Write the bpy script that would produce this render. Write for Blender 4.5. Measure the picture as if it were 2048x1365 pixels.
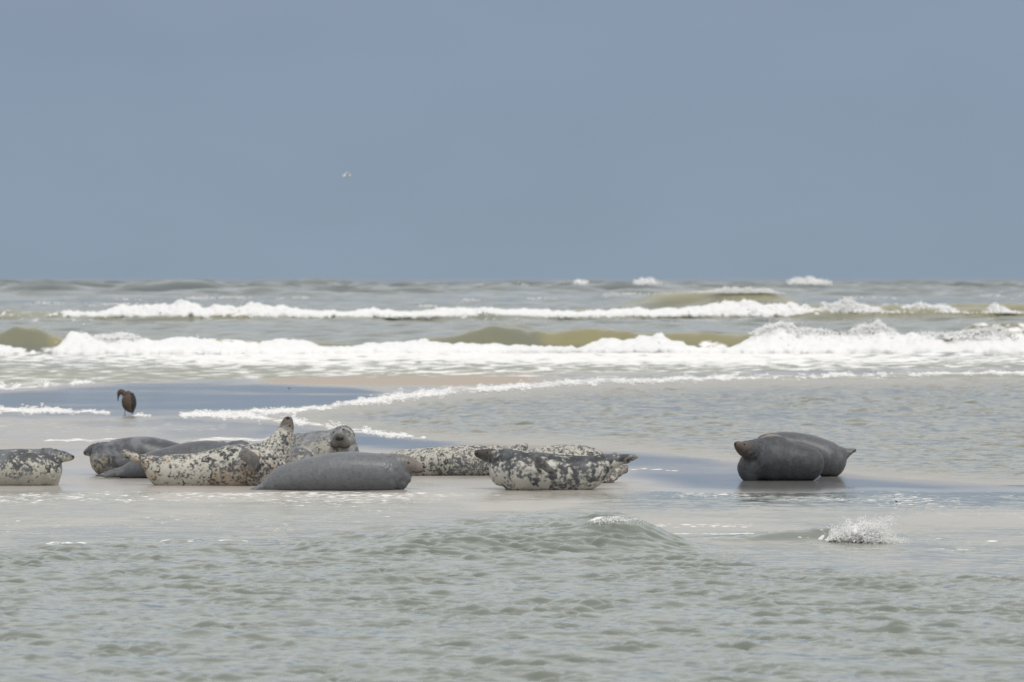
import bpy, bmesh, math, random
import numpy as np
from mathutils import Vector

random.seed(7)
RNG = np.random.default_rng(11)
sc = bpy.context.scene
for o in list(bpy.data.objects):
    bpy.data.objects.remove(o)

# ------------------------------------------------------------------ camera
F = 10200.0        # focal length in pixels of the 2048 px wide photograph
CX, HOR, CAMH = 1024.0, 556.0, 2.5
cam_d = bpy.data.cameras.new('camera')
cam_d.sensor_width = 36.0
cam_d.lens = 36.0 * F / 2048.0
cam_d.clip_start = 1.0
cam_d.clip_end = 60000.0
cam_d.dof.use_dof = True
cam_d.dof.focus_distance = 53.0
cam_d.dof.aperture_fstop = 4.8
cam = bpy.data.objects.new('camera', cam_d)
sc.collection.objects.link(cam)
cam.location = (0, 0, CAMH)
cam.rotation_euler = (math.pi / 2 - math.atan((682.5 - HOR) / F), 0, 0)
sc.camera = cam

# ------------------------------------------------------------------ world: storm band low, bright cloud overhead
SUN_EL, SUN_AZ = math.radians(58), math.radians(158)    # azimuth clockwise from +Y
w = bpy.data.worlds.new("World")
sc.world = w
w.use_nodes = True
nt = w.node_tree
nt.nodes.clear()
N = nt.nodes.new
out = N('ShaderNodeOutputWorld'); bg = N('ShaderNodeBackground')
tc = N('ShaderNodeTexCoord'); sep = N('ShaderNodeSeparateXYZ')
nt.links.new(tc.outputs['Generated'], sep.inputs[0])
mp = N('ShaderNodeMapping'); mp.inputs['Scale'].default_value = (5, 5, 9)
nt.links.new(tc.outputs['Generated'], mp.inputs[0])
cl = N('ShaderNodeTexNoise'); cl.inputs['Scale'].default_value = 2.2; cl.inputs['Detail'].default_value = 4
nt.links.new(mp.outputs[0], cl.inputs['Vector'])
ma = N('ShaderNodeMath'); ma.operation = 'MULTIPLY_ADD'; ma.inputs[1].default_value = 0.014; ma.inputs[2].default_value = -0.007
nt.links.new(cl.outputs['Fac'], ma.inputs[0])
ad = N('ShaderNodeMath'); ad.operation = 'ADD'
nt.links.new(sep.outputs['Z'], ad.inputs[0]); nt.links.new(ma.outputs[0], ad.inputs[1])
rp = N('ShaderNodeValToRGB')
nt.links.new(ad.outputs[0], rp.inputs[0])
stops = [(0.0, (0.260, 0.336, 0.421)), (0.08, (0.250, 0.312, 0.426)),
         (0.12, (0.62, 0.68, 0.725)), (0.20, (0.83, 0.865, 0.88)), (0.45, (0.90, 0.905, 0.895)), (1.0, (0.88, 0.88, 0.88))]
el = rp.color_ramp.elements
while len(el) < len(stops):
    el.new(0.5)
for e, (p, c) in zip(el, stops):
    e.position = p; e.color = (*c, 1)
sky = N('ShaderNodeTexSky'); sky.sky_type = 'NISHITA'; sky.sun_disc = False
sky.sun_elevation = SUN_EL; sky.sun_rotation = SUN_AZ
sk = N('ShaderNodeVectorMath'); sk.operation = 'SCALE'; sk.inputs['Scale'].default_value = 0.10
nt.links.new(sky.outputs[0], sk.inputs[0])
mr = N('ShaderNodeMapRange'); mr.inputs['From Min'].default_value = 0.25; mr.inputs['From Max'].default_value = 0.7
mr.inputs['To Max'].default_value = 0.22
nt.links.new(sep.outputs['Z'], mr.inputs['Value'])
mx = N('ShaderNodeMix'); mx.data_type = 'RGBA'
nt.links.new(mr.outputs[0], mx.inputs['Factor']); cl2 = N('ShaderNodeMapRange'); cl2.inputs['From Min'].default_value = .3; cl2.inputs['From Max'].default_value = .7; cl2.inputs['To Min'].default_value = .975; cl2.inputs['To Max'].default_value = 1.02
mp2 = N('ShaderNodeMapping'); mp2.inputs['Scale'].default_value = (14, 14, 34); nt.links.new(tc.outputs['Generated'], mp2.inputs[0])
c3 = N('ShaderNodeTexNoise'); c3.inputs['Scale'].default_value = 1.6; c3.inputs['Detail'].default_value = 3; nt.links.new(mp2.outputs[0], c3.inputs['Vector'])
nt.links.new(c3.outputs['Fac'], cl2.inputs['Value'])
cs = N('ShaderNodeVectorMath'); cs.operation = 'SCALE'; nt.links.new(rp.outputs[0], cs.inputs[0]); nt.links.new(cl2.outputs[0], cs.inputs['Scale'])
nt.links.new(cs.outputs[0], mx.inputs['A']); nt.links.new(sk.outputs[0], mx.inputs['B'])
nt.links.new(mx.outputs['Result'], bg.inputs['Color'])
bg.inputs['Strength'].default_value = 1.0
nt.links.new(bg.outputs[0], out.inputs[0])

sun_d = bpy.data.lights.new('sun', 'SUN'); sun_d.energy = 1.6; sun_d.angle = math.radians(14); sun_d.color = (1, 0.96, 0.9)
sun = bpy.data.objects.new('sun', sun_d); sc.collection.objects.link(sun)
sdir = Vector((math.sin(SUN_AZ) * math.cos(SUN_EL), math.cos(SUN_AZ) * math.cos(SUN_EL), math.sin(SUN_EL)))
sun.rotation_euler = sdir.to_track_quat('Z', 'Y').to_euler()

sc.view_settings.view_transform = 'Standard'
sc.view_settings.look = 'None'
sc.view_settings.exposure = 0.0
sc.view_settings.gamma = 1.0
sc.cycles.use_denoising = True
sc.cycles.max_bounces = 10
sc.cycles.diffuse_bounces = 6
sc.cycles.transparent_max_bounces = 24

# ------------------------------------------------------------------ helpers
def XZ(px, py, Y):
    return (px - CX) * Y / F, CAMH - (py - HOR) * Y / F

def ground_Y(py, z=0.0):
    return (CAMH - z) * F / (py - HOR)

def sstep(a, b, v):
    t = np.clip((v - a) / (b - a), 0, 1)
    return t * t * (3 - 2 * t)

def vnoise(x, y, seed=0):
    xi = np.floor(x).astype(np.int64); yi = np.floor(y).astype(np.int64)
    fx = x - xi; fy = y - yi
    fx = fx * fx * (3 - 2 * fx); fy = fy * fy * (3 - 2 * fy)
    def h(a, b):
        n = (a * 374761393 + b * 668265263 + seed * 974634121) & 0xFFFFFFFF
        n = ((n ^ (n >> 13)) * 1274126177) & 0xFFFFFFFF
        return ((n ^ (n >> 16)) & 0xFFFF) / 65535.0
    return (h(xi, yi) * (1 - fx) + h(xi + 1, yi) * fx) * (1 - fy) + (h(xi, yi + 1) * (1 - fx) + h(xi + 1, yi + 1) * fx) * fy

def fbm(x, y, seed=0, octv=4):
    s = 0; a = 0.5; t = 0
    for k in range(octv):
        s = s + a * vnoise(x * 2 ** k, y * 2 ** k, seed + k); t += a; a *= 0.5
    return s / t

def table(tab, v):
    t = np.array(tab, dtype=float)
    return np.interp(v, t[:, 0], t[:, 1])

def ocean(L, n, lmin, lmax, wind, slope, seed, spread=2, power=3.2):
    """FFT wave patch: height, x and y displacement of a periodic L x L metre sea."""
    r = np.random.default_rng(seed)
    k1 = np.fft.fftfreq(n, L / n) * 2 * np.pi
    kx, ky = np.meshgrid(k1, k1)
    k = np.hypot(kx, ky); k[0, 0] = 1e-6
    c = np.abs((kx * wind[0] + ky * wind[1]) / k)
    kp = 2 * np.pi / lmax; km = 2 * np.pi / lmin
    amp = k ** (-power / 2 - 0.5) * np.exp(-0.6 * (kp / k) ** 2) * np.exp(-(k / km) ** 2) * c ** spread
    amp[0, 0] = 0
    s = amp * (r.normal(size=(n, n)) + 1j * r.normal(size=(n, n)))
    h = np.fft.ifft2(s).real
    dx = np.fft.ifft2(1j * kx / k * s).real
    dy = np.fft.ifft2(1j * ky / k * s).real
    gy, gx = np.gradient(h, L / n)
    f = slope / np.sqrt((gx ** 2 + gy ** 2).mean())
    return (h * f, dx * f, dy * f, L, n)

def osample(P, x, y):
    h, dx, dy, L, n = P
    u = (x / L * n) % n; v = (y / L * n) % n
    i = np.floor(u).astype(int); j = np.floor(v).astype(int)
    fu = u - i; fv = v - j; i %= n; j %= n; i2 = (i + 1) % n; j2 = (j + 1) % n
    res = []
    for a in (h, dx, dy):
        res.append((a[j, i] * (1 - fu) + a[j, i2] * fu) * (1 - fv) + (a[j2, i] * (1 - fu) + a[j2, i2] * fu) * fv)
    return res

def link(o, parent=None):
    sc.collection.objects.link(o)
    if parent:
        o.parent = parent
    return o

def mesh_np(name, V, Fq, mat=None, parent=None, smooth=True, attrs=None):
    me = bpy.data.meshes.new(name)
    V = np.ascontiguousarray(V, dtype=np.float32); Fq = np.ascontiguousarray(Fq, dtype=np.int32)
    nf, k = Fq.shape
    me.vertices.add(len(V)); me.vertices.foreach_set('co', V.ravel())
    me.loops.add(nf * k); me.loops.foreach_set('vertex_index', Fq.ravel())
    me.polygons.add(nf)
    me.polygons.foreach_set('loop_start', np.arange(0, nf * k, k, dtype=np.int32))
    me.polygons.foreach_set('loop_total', np.full(nf, k, dtype=np.int32))
    me.update(calc_edges=True)
    me.polygons.foreach_set('use_smooth', np.full(nf, smooth))
    for an, av in (attrs or {}).items():
        at = me.attributes.new(an, 'FLOAT', 'POINT')
        at.data.foreach_set('value', np.ascontiguousarray(av, dtype=np.float32).ravel())
    if mat:
        me.materials.append(mat)
    return link(bpy.data.objects.new(name, me), parent)

def grid_faces(nr, nc):
    i = np.arange(nr - 1)[:, None] * nc + np.arange(nc - 1)[None, :]
    i = i.ravel()
    return np.stack([i, i + 1, i + nc + 1, i + nc], 1)

def tag(o, label=None, cat=None, group=None, kind=None):
    if label: o['label'] = label
    if cat: o['category'] = cat
    if group: o['group'] = group
    if kind: o['kind'] = kind
    return o

# ------------------------------------------------------------------ materials
class NT:
    def __init__(s, name):
        s.m = bpy.data.materials.new(name); s.m.use_nodes = True
        s.t = s.m.node_tree; s.p = s.t.nodes['Principled BSDF']
    def n(s, t, **kw):
        nd = s.t.nodes.new('ShaderNode' + t)
        for k, v in kw.items():
            if k in nd.inputs: nd.inputs[k].default_value = v
            else: setattr(nd, k, v)
        return nd
    def l(s, a, b): s.t.links.new(a, b)
    def attr(s, name):
        a = s.n('Attribute'); a.attribute_name = name
        return a.outputs['Fac']
    def noise(s, scale, detail=3, vec=None, rough=0.5, dist=0.0):
        nd = s.n('TexNoise'); nd.inputs['Scale'].default_value = scale; nd.inputs['Detail'].default_value = detail
        nd.inputs['Roughness'].default_value = rough; nd.inputs['Distortion'].default_value = dist
        if vec is None:
            if not hasattr(s, 'oc'): s.oc = s.n('TexCoord').outputs['Object']
            vec = s.oc
        s.l(vec, nd.inputs['Vector'])
        return nd.outputs['Fac']
    def math(s, op, a, b=None, c=None):
        nd = s.n('Math'); nd.operation = op
        for i, v in enumerate((a, b, c)):
            if v is None: continue
            if isinstance(v, (int, float)): nd.inputs[i].default_value = v
            else: s.l(v, nd.inputs[i])
        return nd.outputs[0]
    def rng(s, v, a, b, c=0.0, d=1.0):
        nd = s.n('MapRange'); nd.interpolation_type = 'SMOOTHSTEP'
        s.l(v, nd.inputs['Value'])
        for k, x in (('From Min', a), ('From Max', b), ('To Min', c), ('To Max', d)): nd.inputs[k].default_value = x
        return nd.outputs[0]
    def mix(s, f, a, b):
        nd = s.n('Mix'); nd.data_type = 'RGBA'
        for k, v in (('Factor', f), ('A', a), ('B', b)):
            if isinstance(v, tuple): nd.inputs[k].default_value = (*v, 1)
            elif isinstance(v, float): nd.inputs[k].default_value = v
            else: s.l(v, nd.inputs[k])
        return nd.outputs['Result']
    def mixf(s, f, a, b):
        nd = s.n('Mix'); nd.data_type = 'FLOAT'
        for k, v in ((0, f), (2, a), (3, b)):
            if isinstance(v, (int, float)): nd.inputs[k].default_value = v
            else: s.l(v, nd.inputs[k])
        return nd.outputs[0]
    def bump(s, h, strength, dist):
        b = s.n('Bump'); b.inputs['Strength'].default_value = strength; b.inputs['Distance'].default_value = dist
        s.l(h, b.inputs['Height']); s.l(b.outputs[0], s.p.inputs['Normal'])
    def foam(s, dens, scale, detail=5, lo=0.46, hi=0.70):
        nz = s.noise(scale, detail)
        v = s.math('MULTIPLY_ADD', nz, 1.6, -0.8)
        v = s.math('ADD', v, dens)
        return s.rng(v, lo, hi)

def water_mat(name, deep, silt, rough, foam_scale, micro, mdist, foam_col=(0.84, 0.83, 0.81)):
    k = NT(name)
    col = k.mix(k.attr('silt'), deep, silt)
    fm = k.foam(k.attr('foam'), foam_scale)
    col = k.mix(fm, col, foam_col)
    k.l(col, k.p.inputs['Base Color'])
    k.l(k.mixf(fm, k.mixf(k.attr('silt'), rough, 0.34), 0.8), k.p.inputs['Roughness'])
    k.p.inputs['IOR'].default_value = 1.33
    k.bump(k.noise(micro, 4), 0.35, mdist)
    return k.m

M_fore = water_mat('turbid_water', (0.152, 0.17, 0.14), (0.42, 0.39, 0.345), 0.06, 8.0, 24.0, 0.004)
M_chan = water_mat('channel_water', (0.135, 0.138, 0.10), (0.41, 0.365, 0.30), 0.08, 4.0, 14.0, 0.006)
M_sea = water_mat('sea_water', (0.115, 0.135, 0.13), (0.255, 0.235, 0.125), 0.14, 1.6, 3.0, 0.05)

def sand_mat():
    k = NT('wet_sand')
    wet, dry = k.attr('wet'), k.attr('dry')
    n1 = k.noise(0.8, 5); n2 = k.noise(6, 4)
    col = k.mix(n1, (0.33, 0.305, 0.28), (0.40, 0.375, 0.345))
    col = k.mix(dry, col, (0.40, 0.335, 0.27))
    col = k.mix(wet, col, (0.12, 0.125, 0.13))
    fm = k.foam(k.attr('foam'), 3.0)
    col = k.mix(fm, col, (0.88, 0.87, 0.84))
    k.l(col, k.p.inputs['Base Color'])
    mpg = k.n('Mapping'); mpg.inputs['Scale'].default_value = (0.5, 0.16, 1); k.l(k.oc, mpg.inputs[0])
    film = k.rng(k.noise(1.6, 4, mpg.outputs[0]), 0.4, 0.62, 0.20, 0.36)
    r = k.mixf(wet, film, 0.06)
    r = k.mixf(dry, r, 0.55)
    r = k.mixf(fm, r, 0.85)
    k.l(r, k.p.inputs['Roughness'])
    k.p.inputs['IOR'].default_value = 1.33
    b = k.n('Bump'); b.inputs['Distance'].default_value = 0.01
    k.l(n2, b.inputs['Height'])
    k.l(k.mixf(wet, 0.35, 0.02), b.inputs['Strength'])
    k.l(b.outputs[0], k.p.inputs['Normal'])
    return k.m
M_sand = sand_mat()

def plain(name, col, rough, spec=0.5):
    k = NT(name); k.p.inputs['Base Color'].default_value = (*col, 1)
    nz = k.noise(18, 3)
    k.l(k.mix(nz, tuple(c * 0.8 for c in col), tuple(min(1, c * 1.15) for c in col)), k.p.inputs['Base Color'])
    k.p.inputs['Roughness'].default_value = rough
    k.p.inputs['Specular IOR Level'].default_value = spec
    return k.m
def foam_mat(name, alpha):
    k = NT(name)
    nz = k.noise(2.0, 4)
    col = k.mix(nz, (0.95, 0.945, 0.93), (0.98, 0.98, 0.98))
    d = k.n('BsdfDiffuse'); t = k.n('BsdfTranslucent'); m = k.n('MixShader'); m.inputs[0].default_value = 0.25
    ge = k.n('NewGeometry'); v1 = k.n('VectorMath'); v1.operation = 'MULTIPLY_ADD'   # froth scatters light inside: shade lumps nearly alike
    v1.inputs[1].default_value = (.8, .8, .8); v1.inputs[2].default_value = (.05, -.1, .4)
    v2 = k.n('VectorMath'); v2.operation = 'NORMALIZE'
    k.l(ge.outputs['Normal'], v1.inputs[0]); k.l(v1.outputs[0], v2.inputs[0]); k.l(v2.outputs[0], d.inputs['Normal']); k.l(v2.outputs[0], t.inputs['Normal'])
    k.l(col, d.inputs[0]); k.l(col, t.inputs[0]); k.l(d.outputs[0], m.inputs[1]); k.l(t.outputs[0], m.inputs[2])
    tr = k.n('BsdfTransparent'); m2 = k.n('MixShader'); m2.inputs[0].default_value = alpha
    k.l(tr.outputs[0], m2.inputs[1]); k.l(m.outputs[0], m2.inputs[2])
    k.l(m2.outputs[0], k.t.nodes['Material Output'].inputs[0])
    k.t.nodes.remove(k.p)
    return k.m
M_foam = foam_mat('white_foam', 1.0)
M_spray = foam_mat('white_spray', 0.8)
M_eye = plain('wet_eye', (0.008, 0.007, 0.007), 0.08, 0.6)
M_nose = plain('nose_skin', (0.018, 0.016, 0.016), 0.35)
M_mouth = plain('mouth_skin', (0.02, 0.014, 0.012), 0.6)
M_claw = plain('claw_horn', (0.30, 0.25, 0.18), 0.5)

def coat(name, light, dark, thr, scale, kd, muzzle, stain=None, muz=(0.86, 0.95), limb=(0.10, 0.095, 0.09), soft=0.05, rough=0.5, fine=0.48, spots=None):
    """Seal fur: light ground with dark blotches, darker towards the back, own muzzle and flipper colours."""
    k = NT(name)
    al, ds, lb = k.attr('along'), k.attr('dors'), k.attr('limb')
    a = k.noise(scale, 3, dist=0.5); b = k.noise(scale * 2.6, 3); c = k.noise(2.2, 2)
    v = k.math('MULTIPLY_ADD', b, fine, k.math('MULTIPLY', a, 1 - fine))
    v = k.math('ADD', v, k.math('MULTIPLY', ds, kd))
    v = k.math('ADD', v, k.math('MULTIPLY_ADD', c, 0.24, -0.12))
    f = k.rng(v, thr - soft, thr + soft)
    lt = k.mix(k.noise(6, 2), tuple(x * .8 for x in light), tuple(min(1, x * 1.15) for x in light))
    dark = k.mix(k.rng(k.noise(4.3, 3), .42, .62), tuple(x * .75 for x in dark), tuple(x * 1.9 for x in dark)) if soft < .1 else dark
    light = lt
    if stain: lt = k.mix(k.rng(k.noise(3.1, 2), 0.5, 0.68), light, stain)
    col = k.mix(f, lt, dark)
    if soft >= .1: col = k.mix(k.rng(k.noise(27, 2), .60, .70, 0, .55), col, tuple(x * .5 for x in (limb if spots is None else spots)))
    col = k.mix(k.math('MULTIPLY', lb, 0.8), col, limb)
    g = k.noise(30, 3)
    col = k.mix(k.math('MULTIPLY', k.rng(al, *muz), 0.9), col, k.mix(g, tuple(x * 0.6 for x in muzzle), tuple(min(1, x * 1.3) for x in muzzle)))
    k.l(col, k.p.inputs['Base Color'])
    k.p.inputs['Roughness'].default_value = rough
    k.p.inputs['Specular IOR Level'].default_value = 0.4
    h = k.math('MULTIPLY_ADD', k.noise(90, 3), 0.4, k.noise(14, 3))
    k.bump(h, 0.22, 0.012)
    return k.m

CREAM, SLATE = (0.52, 0.495, 0.43), (0.055, 0.058, 0.062)
C_speck = coat('speckled_coat', CREAM, SLATE, 0.52, 13, 0.045, (0.10, 0.08, 0.068), stain=(0.46, 0.37, 0.27), muz=(0.84, .94), soft=0.075, limb=(0.13, 0.125, 0.12))
C_speck_dense = coat('dense_speckled_coat', (0.53, 0.515, 0.46), (0.045, 0.048, 0.053), 0.492, 9.5, 0.08, (0.048, 0.04, 0.036), muz=(0.77, 0.87), soft=0.08, fine=.4, limb=(0.055, 0.05, 0.048))
C_speck_fine = coat('fine_speckled_coat', (0.50, 0.475, 0.41), (0.06, 0.064, 0.068), 0.50, 19, 0.0, (0.34, 0.25, 0.22), muz=(0.92, 1.0), soft=0.08, limb=(0.22, 0.17, 0.13))
C_saddle = coat('saddled_coat', (0.49, 0.465, 0.40), (0.075, 0.08, 0.086), 0.53, 13, 0.17, (0.11, 0.11, 0.10), muz=(0.92, 1.0), soft=0.07)
C_grey = coat('plain_grey_coat', (0.18, 0.185, 0.195), (0.125, 0.13, 0.138), 0.50, 14, 0.02, (0.195, 0.166, 0.142), muz=(0.77, 0.93), soft=0.25, rough=0.42, limb=(0.14, 0.14, 0.145))
C_dark = coat('dark_grey_coat', (0.135, 0.14, 0.15), (0.085, 0.09, 0.098), 0.50, 12, 0.05, (0.20, 0.17, 0.14), muz=(0.90, 1.0), soft=0.18, rough=0.42)
C_throat = coat('pale_throated_coat', (0.36, 0.32, 0.25), (0.09, 0.094, 0.102), 0.25, 12, 0.35, (0.13, 0.11, 0.09), muz=(0.92, 1.0), soft=0.09, rough=0.42)
C_slate = coat('slate_coat', (0.085, 0.088, 0.096), (0.05, 0.053, 0.058), 0.48, 14, 0.05, (0.12, 0.092, 0.078), muz=(0.78, 0.94), soft=0.15, rough=0.52, limb=(0.46, 0.375, 0.30), spots=(.06, .06, .06))
C_face = coat('grey_backed_coat', (0.40, 0.38, 0.33), (0.12, 0.125, 0.132), 0.50, 13, 0.18, (0.07, 0.058, 0.048), muz=(0.90, 1.0), soft=0.07)

# ------------------------------------------------------------------ ground maps (positions on the beach, measured on the ground plane)
CH_UP = [(520, 836), (560, 828), (640, 818), (760, 801), (870, 787), (1024, 776), (1150, 766), (1400, 758), (1700, 752), (2048, 747), (2800, 738)]
CH_LO = [(520, 836), (560, 843), (640, 852), (720, 865), (830, 881), (950, 889), (1100, 894), (1300, 907), (1500, 931), (1650, 946), (1800, 961), (2048, 979), (2800, 1010)]
def mapxy(x, y):
    return CX + F * x / y, HOR + F * CAMH / y

def channel_d(px, py, x, y):
    """Positive inside the tidal channel, in photo rows."""
    wv = (fbm(x * 1.3, y * 0.5, 3) - 0.5) * 8
    d = np.minimum(py + wv - table(CH_UP, px), table(CH_LO, px) - py - wv)
    return np.where(px < 520, -10, d)

SEA_EDGE = [(-800, 790), (0, 780), (180, 770), (350, 764), (600, 757), (1000, 752), (1400, 744), (2048, 738), (2900, 732)]
def sand_z(x, y):
    px, py = mapxy(x, y)
    z = np.full(x.shape, 0.02) + (fbm(x * 0.4, y * 0.12, 21) - 0.5) * 0.012
    z = z - 0.17 * sstep(0, 14, channel_d(px, py, x, y))
    z = z - 0.45 * sstep(59.6, 50.0, y) - 0.03 * sstep(60.2, 58.8, y + (fbm(x * 0.7, y * 0, 4) - 0.5) * 1.6)
    se = table(SEA_EDGE, px) + (fbm(x * 0.35, y * 0.05, 8) - 0.5) * 8
    z = z - 0.05 * sstep(0, 3, se - py) - 1.5 * sstep(6, 60, se - py)
    return z

def band(px, py, up, lo, s, n=0):
    u = table(up, px); l = table(lo, px)
    m = sstep(-s, s, py + n - u) * sstep(-s, s, l - py - n)
    x0, x1 = up[0][0], up[-1][0]
    return m * sstep(x0 - 10, x0 + 60, px) * sstep(x1 + 10, x1 - 60, px)

FOAM_LINES = [  # (px, py, half thickness) of the foam left along the water's edge
    [(360, 833, 3), (420, 829, 4), (500, 827, 6), (560, 824, 5), (640, 817, 4), (700, 808, 5), (760, 801, 8), (870, 787, 7), (940, 780, 6), (1024, 776, 5), (1150, 766, 5), (1400, 758, 4), (1700, 752, 3), (2048, 747, 3), (2300, 744, 3)],
    [(360, 833, 3), (440, 834, 4), (520, 838, 5), (580, 845, 6), (650, 853, 6), (720, 864, 6), (790, 873, 3), (850, 880, 2)],
    [(-200, 824, 5), (0, 823, 6), (100, 822, 5), (190, 826, 2)],
    [(-200, 778, 6), (0, 776, 6), (110, 771, 4), (190, 766, 3)],
    [(188, 829, 3), (203, 829, 4), (218, 830, 3)],
    [(264, 832, 2), (275, 832, 3), (300, 834, 2)],
    [(90, 884, 2), (160, 884, 3), (230, 883, 2), (330, 887, 2)],
    [(360, 884, 2), (430, 881, 4), (520, 883, 3), (600, 872, 3), (620, 866, 3)],
    [(1240, 944, 1), (1300, 942, 1.2), (1360, 944, .6)],
]
def line_foam(px, py):
    f = np.zeros(px.shape)
    for ln in FOAM_LINES:
        t = np.array(ln, float)
        d = np.abs(py - np.interp(px, t[:, 0], t[:, 1]) - (fbm(px * 0.045, px * 0, 84 + FOAM_LINES.index(ln), 3) - .5) * 8); h = np.interp(px, t[:, 0], t[:, 2])
        g = sstep(1.5, 0.5, d / h) * (px > t[0, 0]) * (px < t[-1, 0])
        f = np.maximum(f, g)
    return f

def sand_attrs(x, y):
    px, py = mapxy(x, y)
    n = (fbm(x * 0.5, y * 0.12, 31) - 0.5) * 14
    W = [([(-300, 795), (0, 788), (250, 772), (500, 769), (700, 776), (790, 790)], [(-300, 834), (0, 833), (370, 834), (560, 818), (790, 798)], 4),
         ([(120, 846), (400, 842), (640, 862)], [(120, 852), (400, 850), (640, 868)], 4),
         ([(300, 866), (450, 856), (600, 858), (720, 870), (900, 889), (1100, 896), (1320, 912)], [(300, 878), (600, 890), (800, 906), (1000, 925), (1320, 946)], 5),
         ([(1180, 905), (1300, 910), (1500, 934), (1800, 964), (2048, 982), (2600, 1000)], [(1180, 935), (1400, 984), (1700, 1004), (2048, 1010), (2600, 1014)], 8),
         ([(1350, 738), (1800, 737)], [(1350, 749), (1800, 747)], 3)]
    wet = np.zeros(x.shape)
    for u, l, s in W:
        wet = np.maximum(wet, band(px, py, u, l, s * 1.8, n * 0.9))
    wet = np.where(px > 1150, wet * 0.75, wet * 0.88)
    wet = wet * (0.55 + 0.45 * sstep(0.3, 0.6, fbm(x * 0.25 + 5, y * 0.35, 17)))
    dry = band(px, py, [(500, 752), (1100, 748)], [(500, 766), (640, 770), (900, 776), (1100, 768)], 4, n * 0.4)
    cd = channel_d(px, py, x, y)
    dry = np.maximum(dry, 0.8 * sstep(-14, -2, cd) * (py > table(CH_UP, px) + 8) * sstep(0.35, 0.6, fbm(x * 0.5, y * 0.1, 5)))
    foam = line_foam(px, py + n * 0.15)
    spk = 0.30 * band(px, py, [(-300, 838), (500, 838)], [(-300, 876), (500, 866)], 6, n)
    spk = np.maximum(spk, 0.16 * sstep(976, 990, py))
    spk = np.maximum(spk, 0.30 * sstep(756, 748, py))
    foam = np.maximum(foam * (0.34 + 0.5 * fbm(x * .7, y * .25, 91)), spk)
    wet = wet * (1 - sstep(0.3, 0.6, foam))
    return wet, dry, foam

# ------------------------------------------------------------------ sand flat
def axis(*segs):
    v = [np.arange(a, b, s) for a, b, s in segs]
    return np.concatenate(v + [[segs[-1][1]]])
xs = axis((-220, -40, 12), (-40, -16, 1.0), (-16, 16, 0.09), (16, 40, 1.0), (40, 220, 12))
ys = axis((-60, 40, 10), (40, 50, 0.5), (50, 72, 0.10), (72, 142, 0.16), (142, 200, 4))
X, Y = np.meshgrid(xs, ys)
Yc = np.maximum(Y, 12.0)
Z = sand_z(X, Yc)
wt, dr, fo = sand_attrs(X, Yc)
sand = mesh_np('sand', np.stack([X, Y, Z], -1).reshape(-1, 3), grid_faces(*X.shape), M_sand, attrs={'wet': wt, 'dry': dr, 'foam': fo})
tag(sand, kind='structure')

# ------------------------------------------------------------------ near water with the small breaking ripple
P_near = ocean(12.0, 1024, 0.055, 0.30, (0.45, 0.89), 0.205, 5, spread=1.4, power=2.6)
P_mid = ocean(37.0, 1024, 0.3, 1.5, (0.25, 0.97), 0.05, 6, spread=2, power=3.0)
RIDGE_A = [(560, 0), (650, .03), (750, .09), (850, .15), (950, .14), (1040, .14), (1110, .165), (1180, .235), (1225, .265), (1275, .245), (1310, .17), (1345, .08), (1390, .02), (1450, 0)]
RIDGE_B = [(1330, 0), (1400, .03), (1500, .065), (1600, .11), (1690, .14), (1750, .09), (1800, .03), (1840, 0)]
CALM = [(-400, 1096), (0, 1092), (300, 1080), (600, 1078), (900, 1045), (1230, 1020), (1330, 1070), (1400, 1108), (1700, 1140), (2048, 1150), (2500, 1155)]

xs = axis((-220, -30, 19), (-30, -9, 0.5), (-9, 9, 0.026), (9, 30, 0.5), (30, 220, 19))
ys = axis((-60, 20, 8), (20, 27, 0.3), (27, 61.5, 0.03))
X, Y = np.meshgrid(xs, ys)
Yc = np.maximum(Y, 20)
px, py = mapxy(X, Yc)
calm = sstep(-12, 14, py + (fbm(X * 0.8, Y * 0.5, 2) - 0.5) * 16 - table(CALM, px))
amp = (0.30 + 0.70 * calm) * sstep(61.0, 57.0, Y)
gust = 0.45 + 0.5 * fbm(X * 0.35, Y * 0.22, 12) + 1.4 * sstep(0.45, 0.8, fbm(X * 2.6, Y * 2.2, 13, 2))
h, dx, dy = osample(P_near, X, Y)
h2, dx2, dy2 = osample(P_mid, X, Y)
core = (np.abs(X) < 30)
Z = amp * core * (h * gust + h2)
px47 = CX + F * X / 47.5
px48 = CX + F * X / 48.6
ya = 47.4 + 0.25 * np.sin(X * 1.1) ; yb = 48.5 + 0.15 * np.sin(X * 2)
def ridge(tab, pxx, yc, wf, wb):
    d = Y - yc
    return table(tab, pxx) * np.where(d < 0, np.exp(-(d / wf) ** 2), np.exp(-(d / wb) ** 2))
lump = 1 + 0.35 * (fbm(X * 4, Y * 2, 44) - 0.5)
ra = ridge(RIDGE_A, px47, ya, 0.95, 0.5) * lump; rb = ridge(RIDGE_B, px48, yb, 0.28, 0.6) * lump
Z = Z + ra + rb
for k_, (px_, py_, L_, H_) in enumerate([(430, 1104, 0.35, .05), (800, 1165, 0.35, .05), (110, 1118, .18, .05), (390, 1272, .2, .035), (500, 1275, .22, .03), (1190, 1217, .3, .05), (1330, 1208, .3, .03), (1795, 1260, .10, .035), (125, 1268, .2, .03),
                                        (170, 992, .8, .02), (250, 985, .5, .02), (1450, 1040, .6, .025), (1480, 1025, .5, .02), (1850, 1062, .7, .02)]):
    yy = ground_Y(py_); xx = (px_ - CX) * yy / F
    Z = Z + H_ * np.exp(-((X - xx) / L_) ** 2 - ((Y - yy - 0.1 * np.sin((X - xx) * 6)) / 0.16) ** 2)
silt = (1 - calm) * (0.55 + 0.6 * sstep(0.45, 0.7, fbm(X * 0.6, Y * 0.5, 9))) + 0.10
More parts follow.
